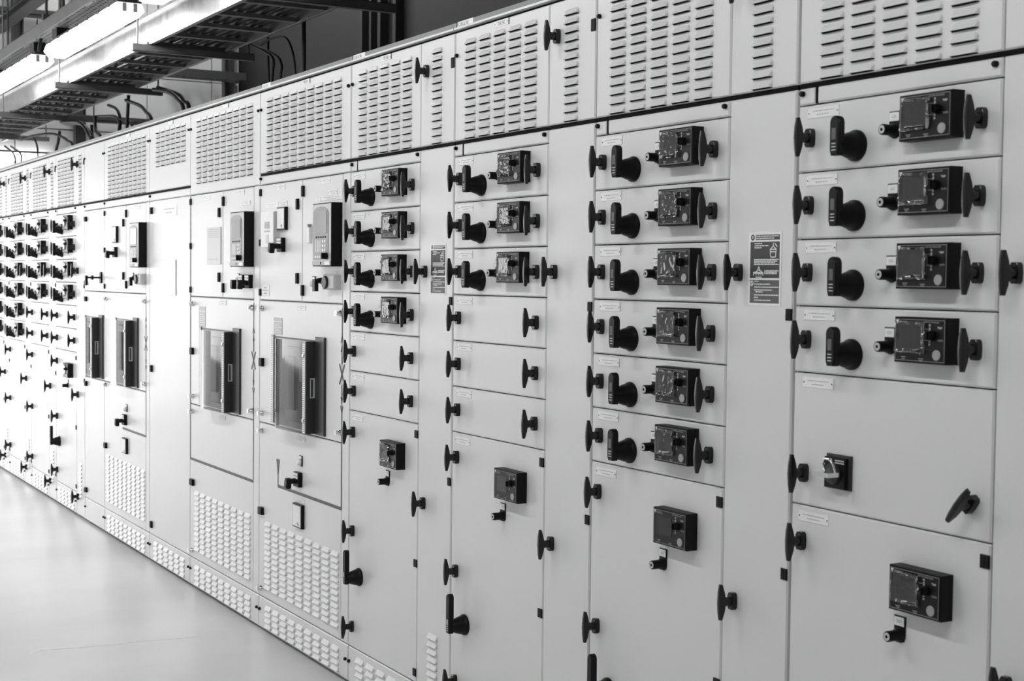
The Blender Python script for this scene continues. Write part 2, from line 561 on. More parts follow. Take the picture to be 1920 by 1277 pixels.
# --- doors and panels
def panel(root, name, x0, x1, z0, z1, louv=None, d=0.016, mats=None):
    """sheet-steel door or cover whose front lies in the facade; louv = list of (x, z) lips"""
    def f():
        m = MB(); m.slab(0, x1 - x0, 0, z1 - z0, 0.0, d, 0.0036)
        for lx, lz in (louv or []):
            m.louvre(lx - x0, lz - z0)
        return m.mesh(name, mats or [PAINT, GAP])
    key = (name, round(x1 - x0, 4), round(z1 - z0, 4), tuple((round(a - x0, 4), round(c - z0, 4)) for a, c in (louv or [])))
    return add(name, cached(key, f), root, (x0, 0, z0))

def grid(xs, nx, px, zt, nz, pz):
    return [(xs + i * px, zt - j * pz) for i in range(nx) for j in range(nz)]

def carcass(root, x0, x1):
    m = MB()
    m.box(0, x1 - x0, 0.015, 0.80, 0.012, 2.366, 0)
    m.box(0.001, x1 - x0 - 0.001, 0.0135, 0.0155, 0.0125, 2.3655, 1)
    m.box(0.01, x1 - x0 - 0.01, 0.03, 0.78, 0.0, 0.013, 1)
    add('cabinet_body', m.mesh('cabinet_body', [PAINT, GAP]), root, (x0, 0, 0))
    m = MB()
    w = x1 - x0
    y0, y1 = -0.006, 0.004
    m.box(0.0015, w - 0.0015, y0, 0.80, 2.3665, 2.3725)
    m.box(0.0015, w - 0.0015, y1, 0.80, 2.3725, 2.391, 1)
    add('roof_cap', m.mesh('roof_cap', [PAINT, ROOFG]), root, (x0, 0, 0))

def crown_label(root, x, text):
    m = MB(); m.slab(0, 0.105, 0, 0.019, 0.0025, 0.0042, 0.0004)
    m.text(text, 0.006, 0.004, 0.0145, 0.0022, 1, 0.82)
    add('section_label', m.mesh('section_label', [WHITE, SIGND]), root, (x, 0, 2.3725))

def tier_label(parent, x0, text, w=0.088):
    m = MB(); m.slab(0, w, 0, 0.020, -0.0016, 0, 0.0004)
    if text:
        m.text(text, w / 2, 0.0045, 0.0155, -0.0019, 1, 0.78, 'CENTER')
    for xx in (0.003, w - 0.003):
        m.lathe([(0.0016, -0.0015), (0.0016, -0.0022)], 8, 1, xx, 0.010)
    m.box(w, w + 0.003, -0.002, 0, 0, 0.020, 1)
    add('section_label', m.mesh('section_label', [WHITE, SIGND]), parent, (x0, 0, 2.3355))

def sign(root, x0, x1, z0, z1):
    w, h = x1 - x0, z1 - z0
    m = MB(); m.slab(0, w, 0, h, -0.0012, 0, 0.0004)
    def P(u0, u1, v0, v1, mi, lift=0.0002):
        m.box(u0 * w, u1 * w, -0.0012 - lift, -0.0010, (1 - v1) * h, (1 - v0) * h, mi)
    P(0.22, 0.95, 0.035, 0.105, 1)
    P(0.06, 0.95, 0.13, 0.625, 1)
    P(0.06, 0.95, 0.65, 0.965, 2)
    m.lathe([(0.06 * w, -0.0012), (0.06 * w, -0.0014)], 20, 1, 0.13 * w, (1 - 0.07) * h)
    P(0.118, 0.142, 0.05, 0.085, 0, 0.0005)
    rnd = random.Random(3)
    def words(u0, u1, v):
        u = u0
        while u < u1:
            l = min(rnd.uniform(0.03, 0.10), u1 - u)
            P(u, u + l, v - 0.0065, v + 0.0065, 0, 0.0005)
            u += l + 0.012
    for u0, u1, v in ((0.24, 0.93, 0.055), (0.24, 0.78, 0.083), (0.19, 0.42, 0.155), (0.19, 0.62, 0.183), (0.19, 0.40, 0.211),
                      (0.18, 0.93, 0.372), (0.18, 0.88, 0.394), (0.18, 0.82, 0.416), (0.18, 0.93, 0.438),
                      (0.50, 0.93, 0.525), (0.50, 0.88, 0.545), (0.50, 0.88, 0.563), (0.24, 0.42, 0.612),
                      (0.20, 0.33, 0.668), (0.20, 0.68, 0.706), (0.20, 0.93, 0.746), (0.20, 0.74, 0.786), (0.24, 0.46, 0.812),
                      (0.20, 0.93, 0.853), (0.20, 0.32, 0.888), (0.20, 0.70, 0.925)):
        words(u0, u1, v)
    # glove-and-bottle pictogram, hand pictogram, prohibition ring
    def bar(u0, v0, u1, v1, t=0.010):
        p, q = Vector((u0 * w, (1 - v0) * h)), Vector((u1 * w, (1 - v1) * h))
        n = (q - p).normalized(); n = Vector((-n.y, n.x)) * t * w
        y = -0.0017
        m.poly(((p.x + n.x, y, p.y + n.y), (q.x + n.x, y, q.y + n.y), (q.x - n.x, y, q.y - n.y), (p.x - n.x, y, p.y - n.y)), 0)
    for c in ((.66, .235, .86, .235), (.67, .235, .69, .34), (.85, .235, .83, .34), (.69, .34, .83, .34), (.68, .268, .84, .268),
              (.68, .232, .745, .195), (.84, .232, .775, .195), (.76, .195, .76, .15), (.80, .15, .85, .18), (.83, .175, .88, .20),
              (.33, .465, .29, .525), (.33, .465, .37, .525), (.17, .545, .46, .548), (.17, .558, .46, .562), (.17, .545, .17, .59),
              (.46, .548, .46, .59), (.25, .56, .25, .59), (.33, .56, .33, .59), (.40, .56, .40, .59), (.24, .538, .33, .51), (.33, .51, .43, .538)):
        bar(*c)
    for k in range(20):
        a0, a1 = 2 * math.pi * k / 20, 2 * math.pi * (k + 1) / 20
        bar(.115 + .048 * math.cos(a0), .695 + .030 * math.sin(a0), .115 + .048 * math.cos(a1), .695 + .030 * math.sin(a1), 0.011)
    bar(.085, .677, .145, .713, 0.011)
    o = add('warning_sign', m.mesh('warning_sign', [WHITE, SIGND, SIGNG]), root, (x0, 0, z0))
    o['label'] = 'dark printed instruction sticker with white border'

# ------------------------------------------------------------------ outgoing feeder sections (motor starter columns)
def feeder(x0, colw, npw, label, relays, blanks, text=None, tall=False, low_relay=True, lever=True, has_sign=False, part_view=False):
    """relays = number of rows with relay and isolator, blanks = plain rows under them"""
    x1 = x0 + colw + npw
    root = thing('switchgear_cabinet', label, 'electrical cabinet', (x0, 0, 0), 'switchgear sections in the row')
    carcass(root, x0, x1)
    xd0, xd1 = x0 + 0.0025, x0 + colw - 0.0025
    xn0, xn1 = x0 + colw + 0.001, x1 - 0.002
    # top covers with louvres
    t = panel(root, 'vent_panel', xd0, xd1, 2.006, 2.357, grid(x0 + 0.0745, 5, 0.0952, 2.310, 13, 0.025))
    if text:
        tier_label(t, x0 + 0.266, 'TIER ' + text)
        crown_label(root, x0 + 0.012, 'CUBICLE ' + text)
    xl = xn0 + (npw - 0.0705) / 2 - 0.002 if npw > 0.23 else xn0 + 0.07
    t = panel(root, 'vent_panel', xn0, xn1, 2.006, 2.357, grid(xl, 1, 0.1, 2.310, 13, 0.025))
    knob(t, x0 + colw + 0.051, 2.257)
    hinge(t, x1 - 0.024, x1 - 0.002, 2.247, 2.281)
    bolt(root, x0 + 0.017, 2.282)
    # header strip
    panel(root, 'header_panel', xd0, x0 + 0.0555, 1.9575, 1.994)
    panel(root, 'header_panel', x0 + 0.063, xd1, 1.9575, 1.994)
    bolt(root, x0 + 0.017, 1.982); bolt(root, x0 + colw - 0.017, 1.982)
    m = MB(); m.box(0.0560, 0.0625, 0.001, 0.0134, 1.9575, 1.9935); m.box(0.001, x1 - x0 - 0.001, 0.003, 0.0134, 1.9950, 2.0052)
    add('gasket_strip', m.mesh('gasket_strip', [GAP]), root, (x0, 0, 0))
    # compartments
    z = 1.955
    for k in range(relays + blanks):
        zt, zb = z - 0.150 * k - 0.001, z - 0.150 * (k + 1) + 0.002
        if tall and k >= relays:
            break
        d = panel(root, 'compartment_door', xd0, xd1, zb, zt)
        plate_label(d, x0 + 0.034, x0 + 0.135, zt - 0.0295, zt - 0.0065)
        knob(d, x0 + 0.048, zt - 0.073)
        knob(d, x0 + 0.543, zt - 0.073)
        if k < relays:
            rotary(root, x0 + 0.190, zt - 0.100)
            relay(root, x0 + 0.350, zt - 0.106)
            key_switch(root, x0 + 0.306, zt - 0.077)
    zlow = z - 0.150 * 6
    if tall:
        d = panel(root, 'compartment_door', xd0, xd1, zlow + 0.002, z - 0.15 * relays - 0.001)
        plate_label(d, x0 + 0.034, x0 + 0.135, 1.323, 1.347)
        knob(d, x0 + 0.048, 1.130)
        knob(d, x0 + 0.540, 1.127, math.radians(38))
        padlock_switch(root, x0 + 0.122, 1.107)
    # tall lower door
    d = panel(root, 'compartment_door', xd0, xd1, 0.154, zlow - 0.001)
    plate_label(d, x0 + 0.028, x0 + 0.128, 1.0195, 1.043)
    for zz in (0.975, 0.600, 0.235):
        knob(d, x0 + 0.044, zz)
    for zz in (1.006, 0.557, 0.175):
        hinge(d, xd1 - 0.024, xd1, zz, zz + 0.027)
    if low_relay:
        relay(root, x0 + 0.350, 0.8855, film=(x0 < -4.5 or x0 > -2.6))
        key_switch(root, x0 + 0.352, 0.827)
    if lever:
        rotary(root, x0 + 0.103, 0.434, big=True)
    panel(root, 'plinth_panel', xd0, xd1, 0.014, 0.150, grid(x0 + 0.078, 5, 0.0945, 0.108, 4, 0.0262))
    bolt(root, x0 + 0.015, 0.095); bolt(root, x0 + colw - 0.015, 0.095)
    # narrow cable-way door
    d = panel(root, 'cable_way_door', xn0, xn1, 0.014, 1.994, grid(xl, 1, 0.1, 0.336, 9, 0.0255))
    for zz in (1.581, 0.789, 0.132):
        knob(d, x0 + colw + 0.049, zz)
    for zz in (1.471, 0.873, 0.180):
        hinge(d, xn1 - 0.022, xn1, zz, zz + 0.027)
    if has_sign:
        sign(root, x0 + colw + 0.081, x0 + colw + 0.200, 1.503, 1.675)
    return root

def padlock_switch(root, x, z):
    m = MB(); m.slab(0, 0.078, 0, 0.076, -0.006, 0, 0.001)
    m.slab(0.004, 0.070, 0.002, 0.070, -0.016, -0.005, 0.002, 1)
    s = add('isolator_switch', m.mesh('isolator_switch', [DGREY, BLACK]), root, (x, 0, z))
    m = MB(); m.lathe([(0.024, -0.015), (0.022, -0.022), (0.014, -0.026)], 20, 0, 0.034, 0.034)
    add('switch_boss', m.mesh('switch_boss', [DGREY], 40), s, (x, 0, z))
    m = MB()
    m.box(0.012, 0.060, -0.054, -0.020, 0.030, 0.040)
    add('switch_lever', m.mesh('switch_lever', [CHROME]), s, (x, 0, z))
    m = MB()
    m.tube([(0.016, -0.024, 0.040), (0.016, -0.030, 0.056), (0.026, -0.034, 0.068), (0.042, -0.034, 0.068), (0.050, -0.030, 0.056), (0.050, -0.024, 0.040)], 0.0028)
    add('lock_hasp', m.mesh('lock_hasp', [CHROME], 60), s, (x, 0, z))
    m = MB(); m.box(0.006, 0.030, -0.0168, -0.0155, 0.062, 0.067); m.box(0.040, 0.068, -0.0168, -0.0155, 0.058, 0.0605); m.box(0.040, 0.068, -0.0168, -0.0155, 0.063, 0.0655)
    add('printed_marking', m.mesh('printed_marking', [LGREY]), s, (x, 0, z))

# ------------------------------------------------------------------ incomer sections (air circuit breakers)
def multi_relay(root, x0, z0=1.600, W=0.193, H=0.245, D=0.044):
    m = MB(); m.slab(0, W, 0, H, -D, 0, 0.002, 0)
    m.box(0.0055, W - 0.0055, -D - 0.001, -D + 0.0005, 0.0045, H - 0.0045, 1)
    r = add('measuring_relay', m.mesh('measuring_relay', [BLACK2, LGREY]), root, (x0, 0, z0))
    r['label'] = 'tall measuring relay with black sides and grey keypad front'
    y = -D - 0.001
    m = MB()
    pts = [(0.012, 0.026), (W - 0.030, 0.026), (W - 0.030, 0.205)]
    for k in range(9):
        a = math.pi * k / 8
        pts.append(((W - 0.018) / 2 + (W / 2 - 0.021) * math.cos(a), 0.205 + 0.026 * math.sin(a)))
    pts.append((0.012, 0.205))
    m.prism(pts, y - 0.002, y, 0)
    add('front_bezel', m.mesh('front_bezel', [BEZEL]), r, (x0, 0, z0))
    m = MB(); m.box(0.040, 0.150, y - 0.0035, y, 0.128, 0.212); m.box(0.038, 0.152, y - 0.0028, y, 0.126, 0.214, 1)
    add('display_window', m.mesh('display_window', [DISP, MGREY]), r, (x0, 0, z0))
    for k in range(5):
        m = cached('mr_key', lambda: MB().box(0, 0.011, -0.004, 0, 0, 0.006).mesh('key_button', [BLACK]))
        add('key_button', m, r, (x0 + 0.040 + k * 0.023, y, z0 + 0.110))
    m2 = cached('mr_key2', lambda: MB().box(0, 0.014, -0.004, 0, 0, 0.009).mesh('key_button', [WHITE]))
    for i in range(2):
        for j in range(3):
            add('key_button', m2, r, (x0 + 0.108 + i * 0.021, y, z0 + 0.092 - j * 0.017))
    for i in range(3):
        add('key_button', m2, r, (x0 + 0.034 + i * 0.022, y, z0 + 0.033))
    m = MB(); m.box(0.036, 0.094, y - 0.0028, y, 0.055, 0.102)
    for k in range(3):
        m.box(0.050 + k * 0.016, 0.0512 + k * 0.016, y - 0.0031, y - 0.002, 0.055, 0.102, 1)
    add('led_legend', m.mesh('led_legend', [LGREY, LINE]), r, (x0, 0, z0))
    m = MB(); m.lathe([(0.014, y), (0.012, y - 0.014)], 14, 0, 0.150, 0.040); m.box(0.147, 0.153, y - 0.024, y - 0.010, 0.028, 0.052)
    add('selector_knob', m.mesh('selector_knob', [BLACK], 40), r, (x0, 0, z0))
    m = MB(); m.box(0.004, W - 0.004, y - 0.0022, y, 0.004, 0.021, 0); m.box(W - 0.062, W - 0.012, y - 0.003, y, 0.005, 0.020, 1)
    m.box(0.088, 0.094, y - 0.003, y, 0.007, 0.018, 2)
    add('front_label', m.mesh('front_label', [MGREY, WHITE, GAP]), r, (x0, 0, z0))

def control_switch(root, x, z, paddle=0.0, tags=2):
    """square black base with white legend on top and a pistol-grip lever"""
    m = MB(); m.slab(-0.029, 0.029, -0.030, 0.030, -0.018, 0, 0.002)
    s = add('control_switch', cached('csw', lambda: m.mesh('control_switch', [BLACK2])), root, (x, 0, z))
    m = MB(); m.box(-0.025, 0.022, -0.0195, -0.0175, 0.017, 0.027); m.box(-0.025, 0.022, -0.0195, -0.0175, 0.004, 0.014)
    add('switch_tag', cached('cswtag', lambda: m.mesh('switch_tag', [WHITE])), s, (x, 0, z))
    m = MB(); m.lathe([(0.012, -0.018), (0.011, -0.044)], 14, 0, 0, -0.006)
    m.prism([(-0.013, -0.034), (0.013, -0.034), (0.015, -0.004), (0.010, 0.006), (-0.010, 0.006), (-0.015, -0.004)], -0.062, -0.040, 0, 0.003)
    add('switch_grip', cached('cswgrip', lambda: m.mesh('switch_grip', [BLACK], 40)), s, (x, 0, z), paddle)

def meter(root, x0, z0, w=0.094, h=0.096):
    m = MB(); m.slab(0, w, 0, h, -0.014, 0, 0.0015, 0)
    s = add('panel_meter', cached(('meter', w), lambda: m.mesh('panel_meter', [BLACK])), root, (x0, 0, z0))
    m = MB(); m.box(0.007, w - 0.007, -0.0155, -0.013, 0.006, h - 0.006, 0)
    add('meter_face', cached(('mface', w), lambda: m.mesh('meter_face', [WHITE])), s, (x0, 0, z0))
    m = MB(); m.prism([(w * .68, h * .10), (w * .74, h * .10), (w * .68, h * .24), (w * .63, h * .24)], -0.0162, -0.015)
    m.box(w * .45, w * .62, -0.0160, -0.015, h * .17, h * .185)
    add('meter_needle', cached(('mneedle', w), lambda: m.mesh('meter_needle', [BLACK])), s, (x0, 0, z0))

def indicator(root, x, z):
    m = MB(); m.slab(-0.016, 0.016, -0.018, 0.026, -0.003, 0, 0.0008, 0); m.box(0.010, 0.0165, -0.004, 0, -0.018, 0.026, 0)
    s = add('indicator_lamp', cached('ind', lambda: m.mesh('indicator_lamp', [BLACK])), root, (x, 0, z))
    m = MB(); m.box(-0.012, 0.010, -0.0042, -0.002, 0.011, 0.023)
    add('switch_tag', cached('indtag', lambda: m.mesh('switch_tag', [WHITE])), s, (x, 0, z))
    m = MB(); m.lathe([(0.0125, -0.002), (0.0125, -0.012), (0.009, -0.017), (0.004, -0.019)], 16, 0, -0.002, -0.004)
    add('lamp_lens', cached('indlens', lambda: m.mesh('lamp_lens', [WHITE], 50)), s, (x, 0, z))

def test_socket(root, x, z):
    """pale round-cornered socket with dark dished centre and a black key lever beside it"""
    m = MB(); m.slab(-0.060, 0.060, -0.028, 0.030, -0.030, 0, 0.006, 0)
    s = add('test_socket', cached('sock', lambda: m.mesh('test_socket', [LGREY])), root, (x, 0, z))
    m = MB(); m.lathe([(0.025, -0.029), (0.025, -0.036), (0.022, -0.040)], 24, 0, -0.018, 0)
    add('socket_cover', cached('sockc', lambda: m.mesh('socket_cover', [DGREY], 40)), s, (x, 0, z))
    m = MB(); m.lathe([(0.012, 0), (0.012, -0.020), (0.009, -0.036)], 14, 0, -0.096, 0.006)
    m.box(-0.108, -0.084, -0.050, -0.034, -0.036, 0.012)
    add('switch_grip', cached('sockg', lambda: m.mesh('switch_grip', [BLACK], 40)), s, (x, 0, z))
    m = MB(); m.box(-0.104, -0.090, -0.006, 0, 0.016, 0.032)
    add('switch_tag', cached('sockt', lambda: m.mesh('switch_tag', [WHITE])), s, (x, 0, z))

def breaker(root, xf, z0=0.930, z1=1.320, W=0.604, cl=0.452):
    """air circuit breaker seen through a clear cover; xf = right edge of its dark flange"""
    H = z1 - z0
    m = MB()
    m.slab(-W, -W + 0.029, 0.004, H - 0.010, -0.006, 0, 0.001, 1)                    # ribbed hinge strip, left
    for k in range(46):
        z = 0.008 + k * (H - 0.024) / 46
        m.box(-W + 0.002, -W + 0.027, -0.0068, -0.0055, z, z + 0.0035, 2)
    m.slab(-W + 0.029, -0.094, 0.002, H - 0.015, -0.003, 0, 0.001, 0)                    # dark recess plate
    m.slab(-0.094, 0, 0, H, -0.010, 0, 0.0015, 0)                                    # flange, right
    m.box(-0.100, -0.094, -0.0465, 0, 0.002, H - 0.018, 0)                           # dark side wall of the cover frame
    br = add('circuit_breaker', cached(('brk', round(H, 3), W), lambda: m.mesh('circuit_breaker', [DGREY, MGREY, WHITE])), root, (xf, 0, z0))
    br['label'] = 'dark air circuit breaker behind a clear cover'
    m = MB(); m.slab(-cl + 0.052, -0.104, 0.03, H - 0.05, -0.012, -0.002, 0.002, 0)
    m.slab(-cl + 0.062, -0.30, 0.08, 0.30, -0.018, -0.010, 0.002, 1); m.slab(-0.25, -0.17, 0.05, 0.16, -0.020, -0.010, 0.002, 1)
    m.slab(-0.25, -0.17, 0.20, 0.30, -0.016, -0.010, 0.002, 2)
    add('breaker_front', cached(('brkf', cl), lambda: m.mesh('breaker_front', [DGREY, SIGNG, MGREY])), br, (xf, 0, z0))
    # clear cover, rounded along its left side
    m = MB()
    xl, xr, t, hz = -cl, -0.100, 0.0465, H - 0.018
    arc = [(xl, -0.003)] + [(xl + 0.040 * (1 - math.cos(a)), -0.0065 - 0.050 * math.sin(a)) for a in [math.pi / 2 * k / 8 for k in range(9)]] + [(xl + (xr - 0.03 - xl) * q, -t - 0.0155 * math.sin(math.pi * (0.35 + 0.65 * (q - 0.12) / 0.88))) for q in (0.2, 0.3, 0.4, 0.5, 0.6, 0.7, 0.8, 0.9)] + [(xr - 0.03, -t)]
    for (xa, ya), (xb, yb) in zip(arc, arc[1:]):
        m.poly(((xa, ya, 0), (xb, yb, 0), (xb, yb, hz), (xa, ya, hz)))
    for z in (0.0, hz):
        m.poly([(x, y, z) for x, y in arc] + [(xr, -t, z), (xr, -0.003, z)])
    c = add('clear_cover', cached(('cov', round(hz, 3), cl), lambda: m.mesh('clear_cover', [CLEAR], 40, False)), br, (xf, 0, z0))
    c['label'] = 'glossy transparent plastic cover'
    m = MB()
    m.box(-0.131, -0.100, -t - 0.002, -t + 0.002, 0.002, hz, 0)
    for k in range(44):
        z = 0.006 + k * (hz - 0.012) / 44
        m.box(-0.128, -0.103, -t - 0.0028, -t - 0.001, z, z + 0.0035, 1)
    add('hinge_strip', cached('brkh', lambda: m.mesh('hinge_strip', [MGREY, WHITE])), br, (xf, 0, z0))
    sm = cached('brks', lambda: MB().lathe([(0.0095, 0), (0.0095, -0.004), (0.006, -0.007)], 14).mesh('cover_screw', [CHROME], 40))
    for z in (0.055, 0.315):
        add('cover_screw', sm, br, (xf - 0.115, -t - 0.002, z0 + z))
    m = MB()                                                                         # pale latch recess on the side wall
    m.box(-0.0955, -0.0930, -0.030, -0.006, 0.145, 0.225, 0); m.box(-0.0945, -0.0925, -0.026, -0.018, 0.150, 0.220, 1)
    add('cover_latch', cached('brkl', lambda: m.mesh('cover_latch', [LGREY, DGREY])), br, (xf, 0, z0))

def sticker(root, x0, x1, z0, z1):
    m = MB(); w, h = x1 - x0, z1 - z0
    m.box(0, w, -0.0012, 0, 0, h, 0); m.box(0, w, -0.0014, -0.0010, 0, h * 0.74, 1); m.box(0, w, -0.0014, -0.0010, h * 0.80, h, 1)
    for k in range(6):
        m.box(w * .1, w * (.9 - .1 * (k % 3)), -0.0016, -0.0012, h * (.10 + k * .1), h * (.13 + k * .1), 0)
    add('instruction_sticker', m.mesh('instruction_sticker', [LGREY, MGREY]), root, (x0, 0, z0))

def mimic(root, x, zlow, zj, xl=None, flare=False, ztop=None):
    """black single-line diagram tape: withdrawable symbol (crossed bars and chevrons) and the busbar lines"""
    m = MB(); y0, y1 = -0.0016, 0.0
    def bar(a, c, t):
        a, c = Vector(a), Vector(c)
        n = (c - a).normalized(); n = Vector((-n.y, n.x)) * t
        m.prism([(a.x + n.x, a.y + n.y), (c.x + n.x, c.y + n.y), (c.x - n.x, c.y - n.y), (a.x - n.x, a.y - n.y)], y0, y1)
    bar((0, 1.44), (0, 1.318), 0.0024); bar((0, 1.285), (0, 1.225), 0.004); bar((0, 1.145), (0, 1.085), 0.004); bar((0, 1.05), (0, zlow), 0.0026)
    bar((-0.024, 1.224), (0.024, 1.146), 0.0042); bar((0.024, 1.224), (-0.024, 1.146), 0.0042)
    m.prism([(-0.010, 1.272), (0.010, 1.272), (0, 1.306)], y0, y1); m.prism([(-0.010, 1.098), (0.010, 1.098), (0, 1.064)], y0, y1)
    for s in (-1, 1):
        bar((s * 0.011, 1.306), (0, 1.332), 0.0026); bar((s * 0.011, 1.064), (0, 1.038), 0.0026)
    if xl is not None:
        bar((xl - x, zlow), (0.002, zlow), 0.006)
        if flare:
            bar((xl - x, zlow), (xl - x, zlow + 0.06), 0.0035)
            m.prism([(xl - x - 0.004, zlow + 0.05), (xl - x + 0.004, zlow + 0.05), (xl - x + 0.018, zlow + 0.115), (xl - x - 0.018, zlow + 0.115)], y0, y1)
        elif ztop:
            bar((xl - x, zlow), (xl - x, ztop), 0.0035)
    o = add('mimic_diagram', m.mesh('mimic_diagram', [SIGND]), root, (x, 0, 0))
    o['label'] = 'black crossed-line diagram tape'

def chrome_catch(root, x, z):
    m = cached('catch', lambda: MB().lathe([(0.013, 0), (0.013, -0.006), (0.008, -0.012), (0.008, -0.020), (0.011, -0.024)], 14).mesh('quarter_turn_screw', [CHROME], 40))
    add('quarter_turn_screw', m, root, (x, 0, z))

def incomer(x0, x1, label, split, xdr, kind, text=None, toplouv=None):
    root = thing('switchgear_cabinet', label, 'electrical cabinet', (x0, 0, 0), 'switchgear sections in the row')
    carcass(root, x0, x1)
    d0 = x0 + 0.003
    low = 2.006 if kind != 'b5' else 1.9575
    rows = {'b4': 8, 'b5': 13}.get(kind, 13)
    t = panel(root, 'vent_panel', d0, x1 - 0.003, low, 2.357, grid(toplouv[0], toplouv[1], toplouv[2], 2.309, rows, 0.025) if toplouv else None)
    if toplouv and kind != 'b4':
        tier_label(t, x0 + 0.49, 'TIER ' + text if text else None)
    elif kind == 'b4':
        tier_label(t, x0 + 0.345, None)
    if text:
        crown_label(root, x0 + 0.012, 'CUBICLE ' + text)
    bolt(root, x0 + 0.018, 2.281); bolt(root, x1 - 0.018, 2.281)
    if kind != 'b5':
        panel(root, 'header_panel', d0, x1 - 0.003, 1.9575, 1.994)
        bolt(root, x0 + 0.018, 1.982)
        m = MB(); m.box(0.001, x1 - x0 - 0.001, 0.003, 0.0134, 1.9950, 2.0052)
        add('gasket_strip', m.mesh('gasket_strip', [GAP]), root, (x0, 0, 0))
    if xdr < x1 - 0.02:
        panel(root, 'frame_strip', xdr + 0.003, x1 - 0.002, 0.154, 1.955)
    return root

def plinth(root, x0, x1, louv):
    panel(root, 'plinth_panel', x0 + 0.003, x1 - 0.003, 0.014, 0.150, louv)
    bolt(root, x0 + 0.018, 0.095); bolt(root, x1 - 0.018, 0.095)

def upper_doors(root, x0, xs, xdr):
    a = panel(root, 'compartment_door', x0 + 0.003, xs - 0.002, 1.457, 1.9535)
    c = panel(root, 'compartment_door', xs + 0.002, xdr, 1.457, 1.9535)
    for z in (1.838, 1.534): hinge(a, xs - 0.056, xs - 0.036, z - 0.004, z + 0.040, 0.010)
    for z in (1.888, 1.485): hinge(c, xs + 0.004, xs + 0.024, z - 0.004, z + 0.040, 0.010)
    for z in (1.908, 1.690, 1.474): hinge(a, x0 + 0.003, x0 + 0.022, z, z + 0.030, 0.008)
    return a, c

# --- build the row, right (near) to left (far)
feeder(-2.569, 0.589, 0.248, 'grey switchgear cabinet nearest the camera, four relay rows above a door with padlockable switch', 4, 2, 'FBE', tall=True, lever=False)
feeder(-3.414, 0.597, 0.243, 'grey switchgear cabinet with six relay rows and the nearer instruction sticker', 6, 0, 'FBD', has_sign=True)
feeder(-4.262, 0.596, 0.250, 'grey switchgear cabinet labelled TIER FBC, three relay rows over three plain rows with knobs', 3, 3, 'FBC')
feeder(-5.111, 0.598, 0.249, 'grey switchgear cabinet labelled TIER FBB, four relay rows over two plain rows', 4, 2, 'FBB', has_sign=True)

# B6: bus-section incomer with white controller box
r = incomer(-6.107, -5.113, 'grey breaker cabinet with a white controller box on its upper left door', -5.605, -5.187, 'b6', 'FBA', (-6.020, 9, 0.0935))
a, c = upper_doors(r, -6.107, -5.605, -5.187)
plate_label(a, -5.900, -5.803, 1.923, 1.947); plate_label(a, -6.040, -5.880, 1.852, 1.875, rivets=False); plate_label(a, -5.875, -5.773, 1.854, 1.875, rivets=False)
plate_label(a, -6.080, -5.985, 1.473, 1.522, lines=3, rivets=False)
plate_label(c, -5.405, -5.310, 1.924, 1.947); plate_label(c, -5.330, -5.240, 1.876, 1.901); plate_label(c, -5.460, -5.408, 1.857, 1.875, rivets=False)
plate_label(c, -5.404, -5.190, 1.8575, 1.876, rivets=False); plate_label(c, -5.260, -5.200, 1.567, 1.585, rivets=False)
m = MB(); m.slab(0, 0.155, 0, 0.153, -0.026, 0, 0.003, 0)
w_ = add('controller_box', m.mesh('controller_box', [WHITE]), r, (-6.029, 0, 1.681)); w_['label'] = 'white controller box'
m = MB(); m.box(0.052, 0.110, -0.0272, -0.025, 0.082, 0.110); add('controller_display', m.mesh('controller_display', [BTN]), w_, (-6.029, 0, 1.681))
m = MB()
for k in range(4): m.box(0.050 + k * 0.016, 0.060 + k * 0.016, -0.0272, -0.025, 0.066, 0.074)
m.box(0.066, 0.100, -0.0270, -0.025, 0.018, 0.056); add('controller_keypad', m.mesh('controller_keypad', [LGREY]), w_, (-6.029, 0, 1.681))
meter(r, -5.864, 1.754); control_switch(r, -5.826, 1.692, 0.25)
m = MB(); m.slab(0, 0.026, 0, 0.066, -0.012, 0, 0.003); m.lathe([(0.006, 0), (0.006, -0.016)], 10, 1, 0.016, 0.072)
add('sight_glass', m.mesh('sight_glass', [WHITE, MGREY]), r, (-5.527, 0, 1.693))
multi_relay(r, -5.384); indicator(r, -5.472, 1.535); test_socket(r, -5.262, 1.538)
d = panel(r, 'breaker_door', -6.104, -5.187, 0.9215, 1.4535)
plate_label(d, -5.654, -5.563, 1.420, 1.445); hinge(d, -6.085, -6.048, 1.166, 1.203, 0.014)
sticker(r, -5.931, -5.829, 1.312, 1.384); breaker(r, -5.345); mimic(r, -5.185, 0.666, 0.92, -5.872, True)
for x, z in ((-6.066, 1.420), (-6.066, 0.962), (-5.196, 1.420), (-5.196, 0.962)): chrome_catch(r, x, z)
d = panel(r, 'lower_door', -6.104, -5.187, 0.154, 0.9175, grid(-6.026, 9, 0.0940, 0.477, 12, 0.0252))
plate_label(d, -5.659, -5.563, 0.884, 0.904); indicator(r, -5.606, 0.800); control_switch(r, -5.622, 0.726, 0.2)
meter(r, -5.668, 0.527, 0.100, 0.098); plate_label(d, -5.667, -5.564, 0.630, 0.647, rivets=False)
hinge(d, -6.087, -6.045, 0.516, 0.548, 0.015); chrome_catch(r, -6.066, 0.885); chrome_catch(r, -6.070, 0.190)
plinth(r, -6.107, -5.113, grid(-6.020, 9, 0.0937, 0.107, 4, 0.0262))

